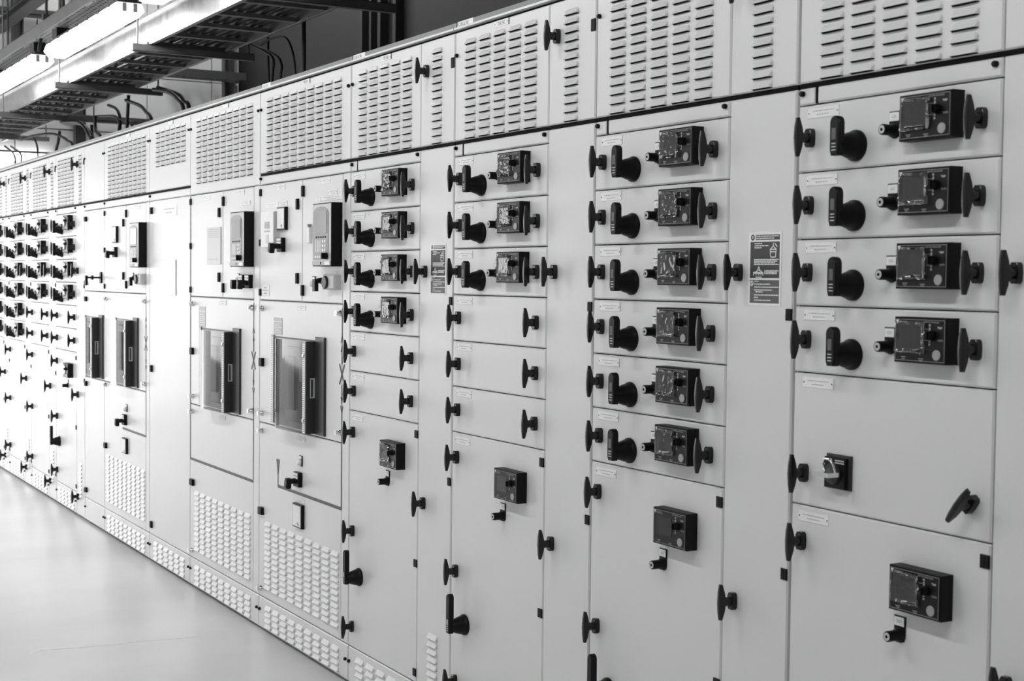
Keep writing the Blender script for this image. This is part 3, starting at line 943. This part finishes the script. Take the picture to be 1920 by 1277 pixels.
# B5: second incomer
r = incomer(-7.113, -6.107, 'grey breaker cabinet with a pale paper notice on its upper left door', -6.610, -6.185, 'b5', None, (-7.010, 9, 0.0925))
a, c = upper_doors(r, -7.113, -6.610, -6.185)
plate_label(a, -6.905, -6.802, 1.922, 1.947); plate_label(c, -6.412, -6.311, 1.924, 1.948); plate_label(c, -6.334, -6.232, 1.876, 1.898)
m = MB(); m.slab(0, 0.208, 0, 0.176, -0.002, 0, 0.0005)
for k in range(5): m.box(0.02, 0.188, -0.0022, -0.0018, 0.128 + k * 0.009, 0.131 + k * 0.009, 1)
for k in range(7): m.box(0.03 + k * 0.022, 0.038 + k * 0.022, -0.0022, -0.0018, 0.02, 0.028, 1)
m.box(0.205, 0.208, -0.0026, 0, 0, 0.176, 2)
add('notice_sheet', m.mesh('notice_sheet', [LGREY, MGREY, LINE]), a, (-6.844, 0, 1.613))
multi_relay(r, -6.378)
for x in (-6.312, -6.228): control_switch(r, x, 1.535, 0.1)
indicator(r, -6.385, 1.545)
d = panel(r, 'breaker_door', -7.110, -6.185, 0.9215, 1.4535)
plate_label(d, -6.660, -6.560, 1.422, 1.447); hinge(d, -7.086, -7.050, 1.168, 1.201, 0.014)
sticker(r, -6.970, -6.868, 1.308, 1.409); breaker(r, -6.350); mimic(r, -6.183, 0.646, 0.92, -7.1065, False, 1.95)
for x, z in ((-7.064, 1.420), (-7.064, 0.962), (-6.196, 1.420), (-6.196, 0.962)): chrome_catch(r, x, z)
d = panel(r, 'lower_door', -7.110, -6.185, 0.154, 0.9175, grid(-7.030, 9, 0.0930, 0.477, 12, 0.0252))
plate_label(d, -6.660, -6.565, 0.884, 0.904); hinge(d, -7.087, -7.040, 0.516, 0.547, 0.015); chrome_catch(r, -7.070, 0.885); chrome_catch(r, -7.070, 0.190)
plinth(r, -7.113, -6.107, grid(-7.026, 9, 0.0930, 0.107, 4, 0.0262))

# B4: blank cable section
r = incomer(-7.842, -7.113, 'plain grey cable cabinet with one tall blank door between the two breaker cabinets', None, -7.115, 'b4', None, (-7.715, 6, 0.0905))
d = panel(r, 'cable_door', -7.839, -7.116, 0.154, 1.955)
plate_label(d, -7.615, -7.340, 1.866, 1.921, lines=2, rivets=False)
m = MB(); m.slab(0, 0.284, 0, 0.184, -0.0025, 0, 0.0005); m.box(0.281, 0.284, -0.003, 0, 0, 0.184, 1)
add('cover_plate', m.mesh('cover_plate', [PAINT, LINE]), d, (-7.637, 0, 1.455))
for z in (1.886, 1.037, 0.190): hinge(d, -7.806, -7.780, z, z + 0.036, 0.012)
plinth(r, -7.842, -7.113, grid(-7.752, 6, 0.0960, 0.107, 4, 0.0262))

# B3: third incomer
r = incomer(-8.814, -7.842, 'grey incomer cabinet in the glare with a clear-covered breaker, left of the blank cable cabinet', -8.323, -7.915, 'b3', None, (-8.722, 9, 0.0925))
a, c = upper_doors(r, -8.814, -8.323, -7.915)
meter(r, -8.585, 1.744); control_switch(r, -8.540, 1.690, 0.25); multi_relay(r, -8.089); test_socket(r, -7.975, 1.534); indicator(r, -8.170, 1.545)
plate_label(c, -8.120, -8.030, 1.920, 1.946)
d = panel(r, 'breaker_door', -8.811, -7.915, 0.9215, 1.4535)
breaker(r, -8.058, 0.930, 1.320, 0.50, 0.435); mimic(r, -7.912, 0.675, 0.92, -8.394, False, 0.68)
for x, z in ((-8.760, 1.415), (-7.925, 1.415), (-8.770, 0.90), (-7.925, 0.962)): chrome_catch(r, x, z)
d = panel(r, 'lower_door', -8.811, -7.915, 0.154, 0.9175, grid(-8.760, 9, 0.0950, 0.470, 12, 0.0240))
indicator(r, -8.310, 0.795); control_switch(r, -8.330, 0.730, 0.2); meter(r, -8.370, 0.537, 0.090, 0.088)
hinge(d, -8.792, -8.750, 0.520, 0.552, 0.015)
plinth(r, -8.814, -7.842, grid(-8.740, 9, 0.0930, 0.107, 4, 0.0262))

# B2: narrow section with the smaller breaker
r = incomer(-9.308, -8.814, 'narrow grey breaker cabinet in the glare beside the far columns of black handles', None, -8.815, 'b2', None, None)
d = panel(r, 'compartment_door', -9.305, -8.817, 1.457, 1.9535)
for z in (1.888, 1.490): hinge(d, -9.280, -9.240, z, z + 0.030, 0.014)
m = MB(); m.slab(-0.02, 0.02, -0.034, 0.034, -0.010, 0, 0.002); m.lathe([(0.006, -0.010), (0.006, -0.085)], 10, 0); m.lathe([(0.014, -0.050), (0.014, -0.062)], 12, 0)
m.box(-0.010, 0.010, -0.098, -0.084, -0.042, 0.012)
add('locking_bar', m.mesh('locking_bar', [BLACK], 40), r, (-8.885, 0, 1.540))
d = panel(r, 'breaker_door', -9.305, -8.817, 0.9215, 1.4535)
hinge(d, -9.280, -9.240, 1.390, 1.420, 0.014)
breaker(r, -8.832, 0.930, 1.315, 0.465, 0.425)
d = panel(r, 'lower_door', -9.305, -8.817, 0.154, 0.9175)
for z in (0.860, 0.190): hinge(d, -9.280, -9.240, z, z + 0.030, 0.014)
plinth(r, -9.308, -8.814, None)

# far feeder sections, washed out by the daylight
feeder(-10.120, 0.592, 0.220, 'glare-washed feeder cabinet with four relay rows, first left of the narrow breaker cabinet', 4, 2)
feeder(-10.926, 0.590, 0.216, 'glare-washed feeder cabinet with four relay rows, second left of the narrow breaker cabinet', 4, 2, low_relay=False, lever=False)
feeder(-11.736, 0.592, 0.218, 'glare-washed feeder cabinet with six relay rows, at the left side of the photo', 6, 0, low_relay=False, lever=False)
feeder(-12.546, 0.592, 0.218, 'glare-washed feeder cabinet cut by the left edge of the photo', 6, 0, low_relay=False, lever=False)

# ------------------------------------------------------------------ overhead: cable ladder, brackets, lamps, tray, cables
LX0, LX1 = -15.6, 1.0
t = thing('cable_ladder', 'long galvanised cable ladder with a deep bright side rail above the cabinets', 'cable ladder', (LX0, 0.2, 2.9))
def rail(y, s):
    m = MB()
    m.box(LX0, LX1, y, y + 0.004, 2.905, 3.075, 0 if s < 0 else 1)  # far web takes darker steel to imitate the shade inside the ladder
    ya, yb = (y - 0.022, y + 0.004) if s < 0 else (y - 0.004, y + 0.012)
    m.box(LX0, LX1, ya, yb, 2.901, 2.905); m.box(LX0, LX1, ya, yb, 3.072, 3.078)
    return m
add('side_rail', rail(0.205, -1).mesh('side_rail', [GALV, TRAYM]), t); WLOC[t]
add('side_rail', rail(0.655, 1).mesh('side_rail', [GALV, TRAYM]), t)
for o in t.children: o.location = -Vector(t.location)
rm = MB().box(0, 0.040, 0.209, 0.655, 0, 0.022).mesh('rung', [DGALV])
x = LX0 + 0.2
while x < LX1 - 0.2:
    add('rung', rm, t, (x, 0, 2.909)); x += 0.40

def strut(x, y0, y1, rod=True, label=''):
    s = thing('strut_bracket', label, 'support bracket', (x, y0, 2.857), 'strut channels carrying the cable ladder')
    m = MB(); m.box(0, 0.042, 0, y1 - y0, 0, 0.003); m.box(0, 0.003, 0, y1 - y0, 0, 0.042); m.box(0.039, 0.042, 0, y1 - y0, 0, 0.042)
    m.box(0, 0.012, 0, y1 - y0, 0.039, 0.042); m.box(0.030, 0.042, 0, y1 - y0, 0.039, 0.042)
    m.box(0, 0.042, -0.001, 0.001, 0, 0.042)
    add('strut_channel', m.mesh('strut_channel', [DGALV]), s, (x, y0, 2.857))
    m = MB(); m.tube([(0.021, 0.03, 0.03), (0.021, 0.03, ZC - 2.857)], 0.006, 8)
    add('threaded_rod', m.mesh('threaded_rod', [DGALV], 60), s, (x, y0, 2.857))
    m = MB(); m.tube([(0.021, y1 - y0 - 0.03, 0.03), (0.021, y1 - y0 - 0.03, ZC - 2.857)], 0.006, 8)
    add('threaded_rod', m.mesh('threaded_rod', [DGALV], 60), s, (x, y0, 2.857))
    for yy in (0.09, 0.14):
        m = MB(); m.lathe([(0.011, 0), (0.011, -0.018)], 6, 0, 0.021, 0.0)
        for i in range(len(m.v) - 12, len(m.v)):
            vx, vy, vz = m.v[i]; m.v[i] = (vx, yy + vz, 0.042 - vy)
        add('clamp_nut', m.mesh('clamp_nut', [DGALV]), s, (x, y0, 2.857))
strut(-6.60, 0.085, 0.86, label='dark steel strut under the ladder at the top centre of the photo')
strut(-8.53, 0.085, 0.82, label='dark steel strut under the ladder above the blank cable cabinet')
strut(-10.53, 0.080, 0.84, label='dark steel strut under the ladder, second behind the nearest lit lamp')
strut(-12.72, 0.105, 0.91, label='dark steel strut under the ladder at the left edge of the photo')
strut(-14.80, 0.10, 0.95, label='farthest dark steel strut under the ladder, low at the left edge')

def smooth(pts, n=7):
    P = [Vector(p) for p in pts]
    P = [P[0] * 2 - P[1]] + P + [P[-1] * 2 - P[-2]]
    out = []
    for i in range(1, len(P) - 2):
        a, b_, c_, d_ = P[i - 1:i + 3]
        for k in range(n):
            t_ = k / n
            out.append(0.5 * ((2 * b_) + (c_ - a) * t_ + (2 * a - 5 * b_ + 4 * c_ - d_) * t_ ** 2 + (3 * b_ - a - 3 * c_ + d_) * t_ ** 3))
    out.append(P[-2])
    return out
def luminaire(x0, x1, label, y=-0.05, z=2.972, dirx=True, group='fluorescent batten lamps', lm=None):
    """twin-tube batten: grey spine, lit white diffuser with end caps and clips, hung from a clamp"""
    f = thing('fluorescent_lamp', label, 'lamp', (x0, y, z), group)
    L = x1 - x0
    def P(v): return v if dirx else (v[1], v[0], v[2])
    def fix(m):
        m.v = [P(v) for v in m.v]; return m
    prof = [(-0.050, 0.0), (0.050, 0.0), (0.082, 0.036), (0.066, 0.078), (-0.066, 0.078), (-0.082, 0.036)]
    m = MB(); n = len(prof)
    for xx in (0.03, L - 0.03): m.v += [(xx, a, c) for a, c in prof]
    for k in range(n): m.f.append((k, (k + 1) % n, n + (k + 1) % n, n + k)); m.m.append(0)
    m.f.append(tuple(range(n))); m.m.append(0); m.f.append(tuple(range(n, 2 * n))); m.m.append(0)
    add('lamp_diffuser', fix(m).mesh('lamp_diffuser', [lm or LAMP]), f, (x0, y, z))
    for xx, yy, q in ((0.004, 0.03, 0.0035), (L - 0.03, L - 0.004, L - 0.0035)):
        m = MB()
        b0 = len(m.v)
        for qq in (xx, yy): m.v += [(qq, a * 1.02, c * 1.01 - 0.0005) for a, c in prof]
        for k in range(n): m.f.append((b0 + k, b0 + (k + 1) % n, b0 + n + (k + 1) % n, b0 + n + k)); m.m.append(0)
        m.f.append(tuple(range(b0, b0 + n))); m.m.append(0); m.f.append(tuple(range(b0 + n, b0 + 2 * n))); m.m.append(0)
        for yc in (-0.038, 0.022):
            m.box(q - 0.001, q + 0.001, yc, yc + 0.022, 0.030, 0.076, 1)
        add('end_cap', fix(m).mesh('end_cap', [LAMPW, LAMPEND]), f, (x0, y, z))
    m = MB(); m.box(0.0, L, -0.068, 0.068, 0.078, 0.088); m.box(0.01, L - 0.01, -0.045, 0.045, 0.088, 0.101)
    add('lamp_spine', fix(m).mesh('lamp_spine', [DGREY]), f, (x0, y, z))
    if 'outside' not in label and dirx:
        cm = cached('clip', lambda: MB().box(0, 0.03, -0.003, 0.003, 0, 0.018).mesh('diffuser_clip', [DGREY]))
        k = 0.12
        while k < L - 0.1:
            for s_ in (-1, 1): add('diffuser_clip', cm, f, (x0 + k, y + s_ * 0.070, z + 0.070))
            k += 0.25
        m = MB(); m.tube(smooth([(L - 0.02, -0.02, 0.10), (L + 0.05, -0.03, 0.11), (L + 0.10, -0.03, 0.16), (L + 0.14, -0.02, 0.24)]), 0.012, 8)
        add('supply_cable', m.mesh('supply_cable', [CABLE], 60), f, (x0, y, z))
    for k in (0.06, L - 0.20) if dirx else ():
        m = MB(); m.box(k, k + 0.13, -0.040, 0.040, 0.100, 0.172)
        add('hanger_clamp', fix(m).mesh('hanger_clamp', [BLACK]), f, (x0, y, z))
    return f
LAMPW = mat('lamp_end_plastic', 0.85, 0.4, emit=1.2)
luminaire(-9.86, -8.06, 'lit batten lamp seen whole at top left beside the cable ladder')
luminaire(-12.1, -10.30, 'lit batten lamp at the left edge, behind the larger one under the slotted tray')
luminaire(-7.62, -5.82, 'lit batten lamp on the same line, just above the top of the photo')
for k, x in enumerate((-13.2, -10.2, -7.2, -4.2, -1.2)):
    luminaire(x - 0.9, x + 0.9, 'lit batten lamp over the aisle, outside the photo', -1.95, 3.25, group='lamps over the aisle', lm=LAMPHO)
for x in (-14.6, -12.4):  # lamps added out of view to brighten the end wall
    luminaire(x - 0.9, x + 0.9, 'added unseen fill lamp high behind the switchgear, outside the photo', 1.9, 5.2, group='added fill lamps behind the switchgear', lm=LAMPHO)
luminaire(0.55, 1.35, 'far lit lamp across the end wall, low at the left edge of the photo', -15.85, 2.735, dirx=False)
for o in [o for o in COL.objects if o.name.startswith('fluorescent_lamp')][-1:]:
    o.location = (-15.85, 0.45, 2.735)

t = thing('perforated_tray', 'slotted metal cable tray running over the row of lit lamps', 'cable tray', (-15.5, -0.05, 3.144))
def PT(name, m, mats): add(name, m.mesh(name, mats), t, (-15.5, -0.05, 3.144))
m = MB()
for s in (-1, 1):
    m.box(0, 14.5, s * 0.075 - 0.001, s * 0.075 + 0.001, 0, 0.072)
    m.box(0, 14.5, s * 0.068 - 0.008, s * 0.068 + 0.008, 0.070, 0.073)
PT('tray_flange', m, [TRAYM])
m = MB()
for yy in (-0.074, -0.040, -0.008, 0.024, 0.058): m.box(0, 14.5, yy, yy + 0.016, 0, 0.002)
k = 0.0
while k < 14.5:
    m.box(k, k + 0.018, -0.074, 0.074, 0, 0.002); k += 0.055
PT('slotted_base', m, [LGREY])  # base coloured light to stand for lamp light leaking up onto it

# cables: catmull-rom through measured points in the plane y = const above the cabinets
def at(px, py, y):
    """pixel of the reference frame -> point in the vertical plane y"""
    d = right * ((px - 960) / 2735.904) + up * (-(py - 638.5) / 2735.904) + fwd
    t_ = (y - CAM.y) / d.y
    return CAM + d * t_
def cable(px, y, r, label, group='power cables dropping into the cabinets', to_roof=True):
    pts = [at(a, b_, y) for a, b_ in px]
    if to_roof:
        e = pts[-1] + (pts[-1] - pts[-2]).normalized() * 0.03
        pts.append(Vector((e.x, y, 2.392)) if e.z > 2.41 else Vector((e.x, y, 2.392)))
    m = MB(); m.tube(smooth(pts), r * 0.74, 8)
    o = add('power_cable', m.mesh('power_cable', [CABLE], 60))
    tag(o, label, 'cable', group)
CB = [
 ([(440, 74), (468, 82), (495, 96), (512, 111), (510, 150)], 0.72, 0.012, 'black cable curving off the ladder, left of the group over the TIER FBA cabinet'),
 ([(470, 84), (499, 95), (521, 107), (528, 124), (526, 147)], 0.76, 0.011, 'black cable curving off the ladder, right of its neighbour over the TIER FBA cabinet'),
 ([(490, 84), (512, 71), (534, 70), (547, 92), (554, 140)], 0.74, 0.009, 'black cable looping over in an arch above the TIER FBA cabinet'),
 ([(503, 70), (503, 110), (504, 153)], 0.80, 0.009, 'straight black cable dropping behind the curved pair over the TIER FBA cabinet'),
 ([(569.5, 40), (569.5, 90), (569.5, 131)], 0.70, 0.016, 'straight black conduit standing on the TIER FBA cabinet roof'),
 ([(288, 168), (317, 173), (333, 186), (344, 206)], 0.62, 0.019, 'thick black cable arching down, left of the pair over the nearer breaker cabinets'),
 ([(296, 164), (333, 176), (346, 190), (354, 202)], 0.66, 0.019, 'thick black cable arching down, right of the pair over the nearer breaker cabinets'),
 ([(236, 188), (262, 198), (273, 209), (284, 226)], 0.62, 0.018, 'black cable arching down to the right beyond the second strut'),
 ([(241, 178), (239.5, 210), (238, 243)], 0.68, 0.017, 'straight black cable dropping beside an arching one beyond the second strut'),
 ([(18, 246), (25, 257), (38, 262), (61, 255), (95, 251), (115, 256), (127, 264), (137, 275)], 0.70, 0.017, 'long black cable sagging then arching over at far left'),
 ([(60, 256), (66, 263), (70, 276), (71, 291)], 0.74, 0.012, 'thin black cable hanging from the sagging one at far left'),
 ([(112, 246), (109, 266), (105, 286)], 0.70, 0.018, 'straight black cable slanting down at far left, crossing the long arching one'),
 ([(115, 229), (146, 229), (160, 240), (168, 256), (171, 263)], 0.62, 0.022, 'thick black cable bending down beyond the third strut, leftmost of the bundle'),
 ([(122, 232), (150, 232), (166, 244), (172, 260)], 0.66, 0.020, 'thick black cable bending down beyond the third strut, inside the bundle'),
 ([(172, 234), (173, 256), (175, 263)], 0.70, 0.016, 'black cable dropping straight in the bundle beyond the third strut'),
 ([(178, 218), (179, 240), (183, 250), (188, 258)], 0.66, 0.017, 'black cable kinking right at the foot of the bundle beyond the third strut'),
 ([(178, 219), (200, 218), (217, 219), (224, 231), (223, 247)], 0.68, 0.016, 'black cable running level then dropping, framing a pale patch of wall'),
 ([(203, 197), (218, 204), (225, 221), (225, 246)], 0.74, 0.016, 'black cable curving down behind the one framing the pale wall patch'),
 ([(222, 224), (236, 228), (248, 237)], 0.70, 0.016, 'short black cable slanting right between two drops beyond the second strut'),
 ([(9, 274), (26, 289), (29, 309)], 0.12, 0.010, 'thin cable drooping in front of the far low lamp, left of two'),
 ([(20, 274), (39, 289), (39, 309)], 0.12, 0.010, 'thin cable drooping in front of the far low lamp, right of two'),
]
for args in CB: cable(*args)
for k, yy in enumerate((0.26, 0.33, 0.40, 0.47, 0.54, 0.60)):
    m = MB()
    rr = 0.022 if k % 2 else 0.017
    pts = [(LX0 + 0.3 + i * 0.8, yy + 0.014 * math.sin(i * 1.3 + k * 2), 2.9315 + rr + 0.002 * math.sin(i + k)) for i in range(20)]
    m.tube(smooth(pts, 3), rr, 8)
    tag(add('power_cable', m.mesh('power_cable', [CABLE], 60)), 'black cable lying along the ladder rungs', 'cable', 'cables lying on the ladder')

# hangers and steelwork against the end wall
def rod(px, y0, y1, y, r, label, name='hanger_rod', hook=False):
    a = at(px, y0, y); c = at(px, y1, y)
    m = MB(); m.tube([(0, 0, 0), (0, 0, max(ZC, a.z) - c.z)], r, 8)
    return tag(add(name, m.mesh(name, [DSTEEL], 60), None, (c.x, y, c.z)), label, 'rod', 'hanging rods at top left')
rod(15, 0, 100, 0.5, 0.010, 'thin dark rod hanging at the far left top corner')
rod(87, 0, 44, 0.3, 0.011, 'thin dark rod with a pipe clamp, left of the pair of rods')
rod(113.5, 0, 36, 0.03, 0.008, 'thin dark rod, left of the close pair meeting the slotted tray')
rod(118.5, 0, 34, 0.03, 0.012, 'thin dark rod, right of the close pair meeting the slotted tray')
p0, p1, p2 = at(103, 37, 0.3), at(70, 35, 0.3), at(69, 79, 0.3)
m = MB(); m.tube([p0, at(86, 36.5, 0.3), at(74, 35, 0.3), p1, at(69.5, 39, 0.3), p2], 0.007, 8)
c_ = at(87, 36, 0.3); m.box(c_.x - 0.03, c_.x + 0.03, 0.27, 0.33, c_.z - 0.035, c_.z + 0.035)
tag(add('pipe_hook', m.mesh('pipe_hook', [DSTEEL], 40)), 'bent dark rod hooked from a pipe clamp above the slotted tray', 'hook')
m = MB(); m.box(-15.9, 0.0, 0.60, 0.72, 4.04, 4.05); m.box(-15.9, 0.0, 0.655, 0.665, 4.05, 4.115); m.box(-15.9, 0.0, 0.60, 0.72, 4.115, 4.125)
tag(add('roof_beam', m.mesh('roof_beam', [DSTEEL])), 'dark steel beam crossing the top left corner', 'beam')
def column(y0, y1, z1, label, x=XE + 0.02, z0=0.0):
    m = MB(); z1 -= z0; m.box(0, 0.10, 0, 0.012, 0, z1); m.box(0, 0.10, y1 - y0 - 0.012, y1 - y0, 0, z1); m.box(0.045, 0.055, 0.012, y1 - y0 - 0.012, 0, z1)
    tag(add('steel_column', m.mesh('steel_column', [DSTEEL]), None, (x, y0, z0)), label, 'column', 'dark columns on the end wall')
column(0.82, 0.93, ZC, 'dark steel column on the pale end wall, leftmost in the photo', z0=3.26)
column(1.46, 1.57, ZC, 'dark steel column on the pale end wall, beside the hooked rod')
column(3.10, 3.21, ZC, 'dark steel column on the pale end wall next to the dark rear wall')
def wrail(z0, z1, y0, y1, label, x=XE + 0.02):
    m = MB(); m.box(0, 0.06, 0, y1 - y0, 0, z1 - z0); m.box(0.02, 0.08, 0, y1 - y0, (z1 - z0) * 0.4, (z1 - z0) * 0.6)
    tag(add('wall_rail', m.mesh('wall_rail', [DSTEEL]), None, (x, y0, z0)), label, 'rail', 'dark rails on the end wall')
wrail(4.23, 4.31, 0.6, 2.6, 'dark rail high on the pale end wall behind the hanging rods', XE + 0.13)
wrail(3.18, 3.25, 0.7, 3.0, 'dark rail low on the pale end wall behind the drooping cables', XE + 0.13)
m = MB(); m.box(-0.25, -0.24, 2.4, 3.25, 3.72, 3.80); m.box(0.0, 0.01, 2.4, 3.25, 3.72, 3.80)
for k in range(6): m.box(-0.24, 0.0, 2.45 + k * 0.15, 2.49 + k * 0.15, 3.73, 3.75)
tag(add('cable_tray', m.mesh('cable_tray', [DSTEEL]), None, (XE + 0.40, 0, 0)), 'dark cable tray crossing in front of the end wall column', 'cable tray')
for k, x in enumerate((-12.42, -12.2, -12.02, -11.70)):
    m = MB(); m.box(0, 0.06 if k != 1 else 0.04, 0, 0.08, 0, ZC)
    tag(add('wall_post', m.mesh('wall_post', [POST]), None, (x, YB - 0.08, 0)), 'dark post against the dark rear wall', 'post', 'posts on the dark rear wall')

# pale scratch across the floor
def fl(px, py):
    d = right * ((px - 960) / 2735.904) + up * (-(py - 638.5) / 2735.904) + fwd
    return CAM + d * (-CAM.z / d.z)
m = MB()
path = [fl(a, c) for a, c in ((56, 1226), (75, 1219), (110, 1217), (150, 1214), (205, 1209), (260, 1203), (310, 1199), (360, 1195))]
for i, (p, q) in enumerate(zip(path, path[1:])):
    w = 0.0045 if i in (1, 2) else 0.002
    n = (q - p).normalized(); n = Vector((-n.y, n.x, 0)) * w
    m.poly([(v.x, v.y, 0.0006) for v in (p + n, q + n, q - n, p - n)])
o = add('trim_2', m.mesh('trim_2', [CRACK])); o['kind'] = 'structure'; o['label'] = 'pale scratch in the floor paint'
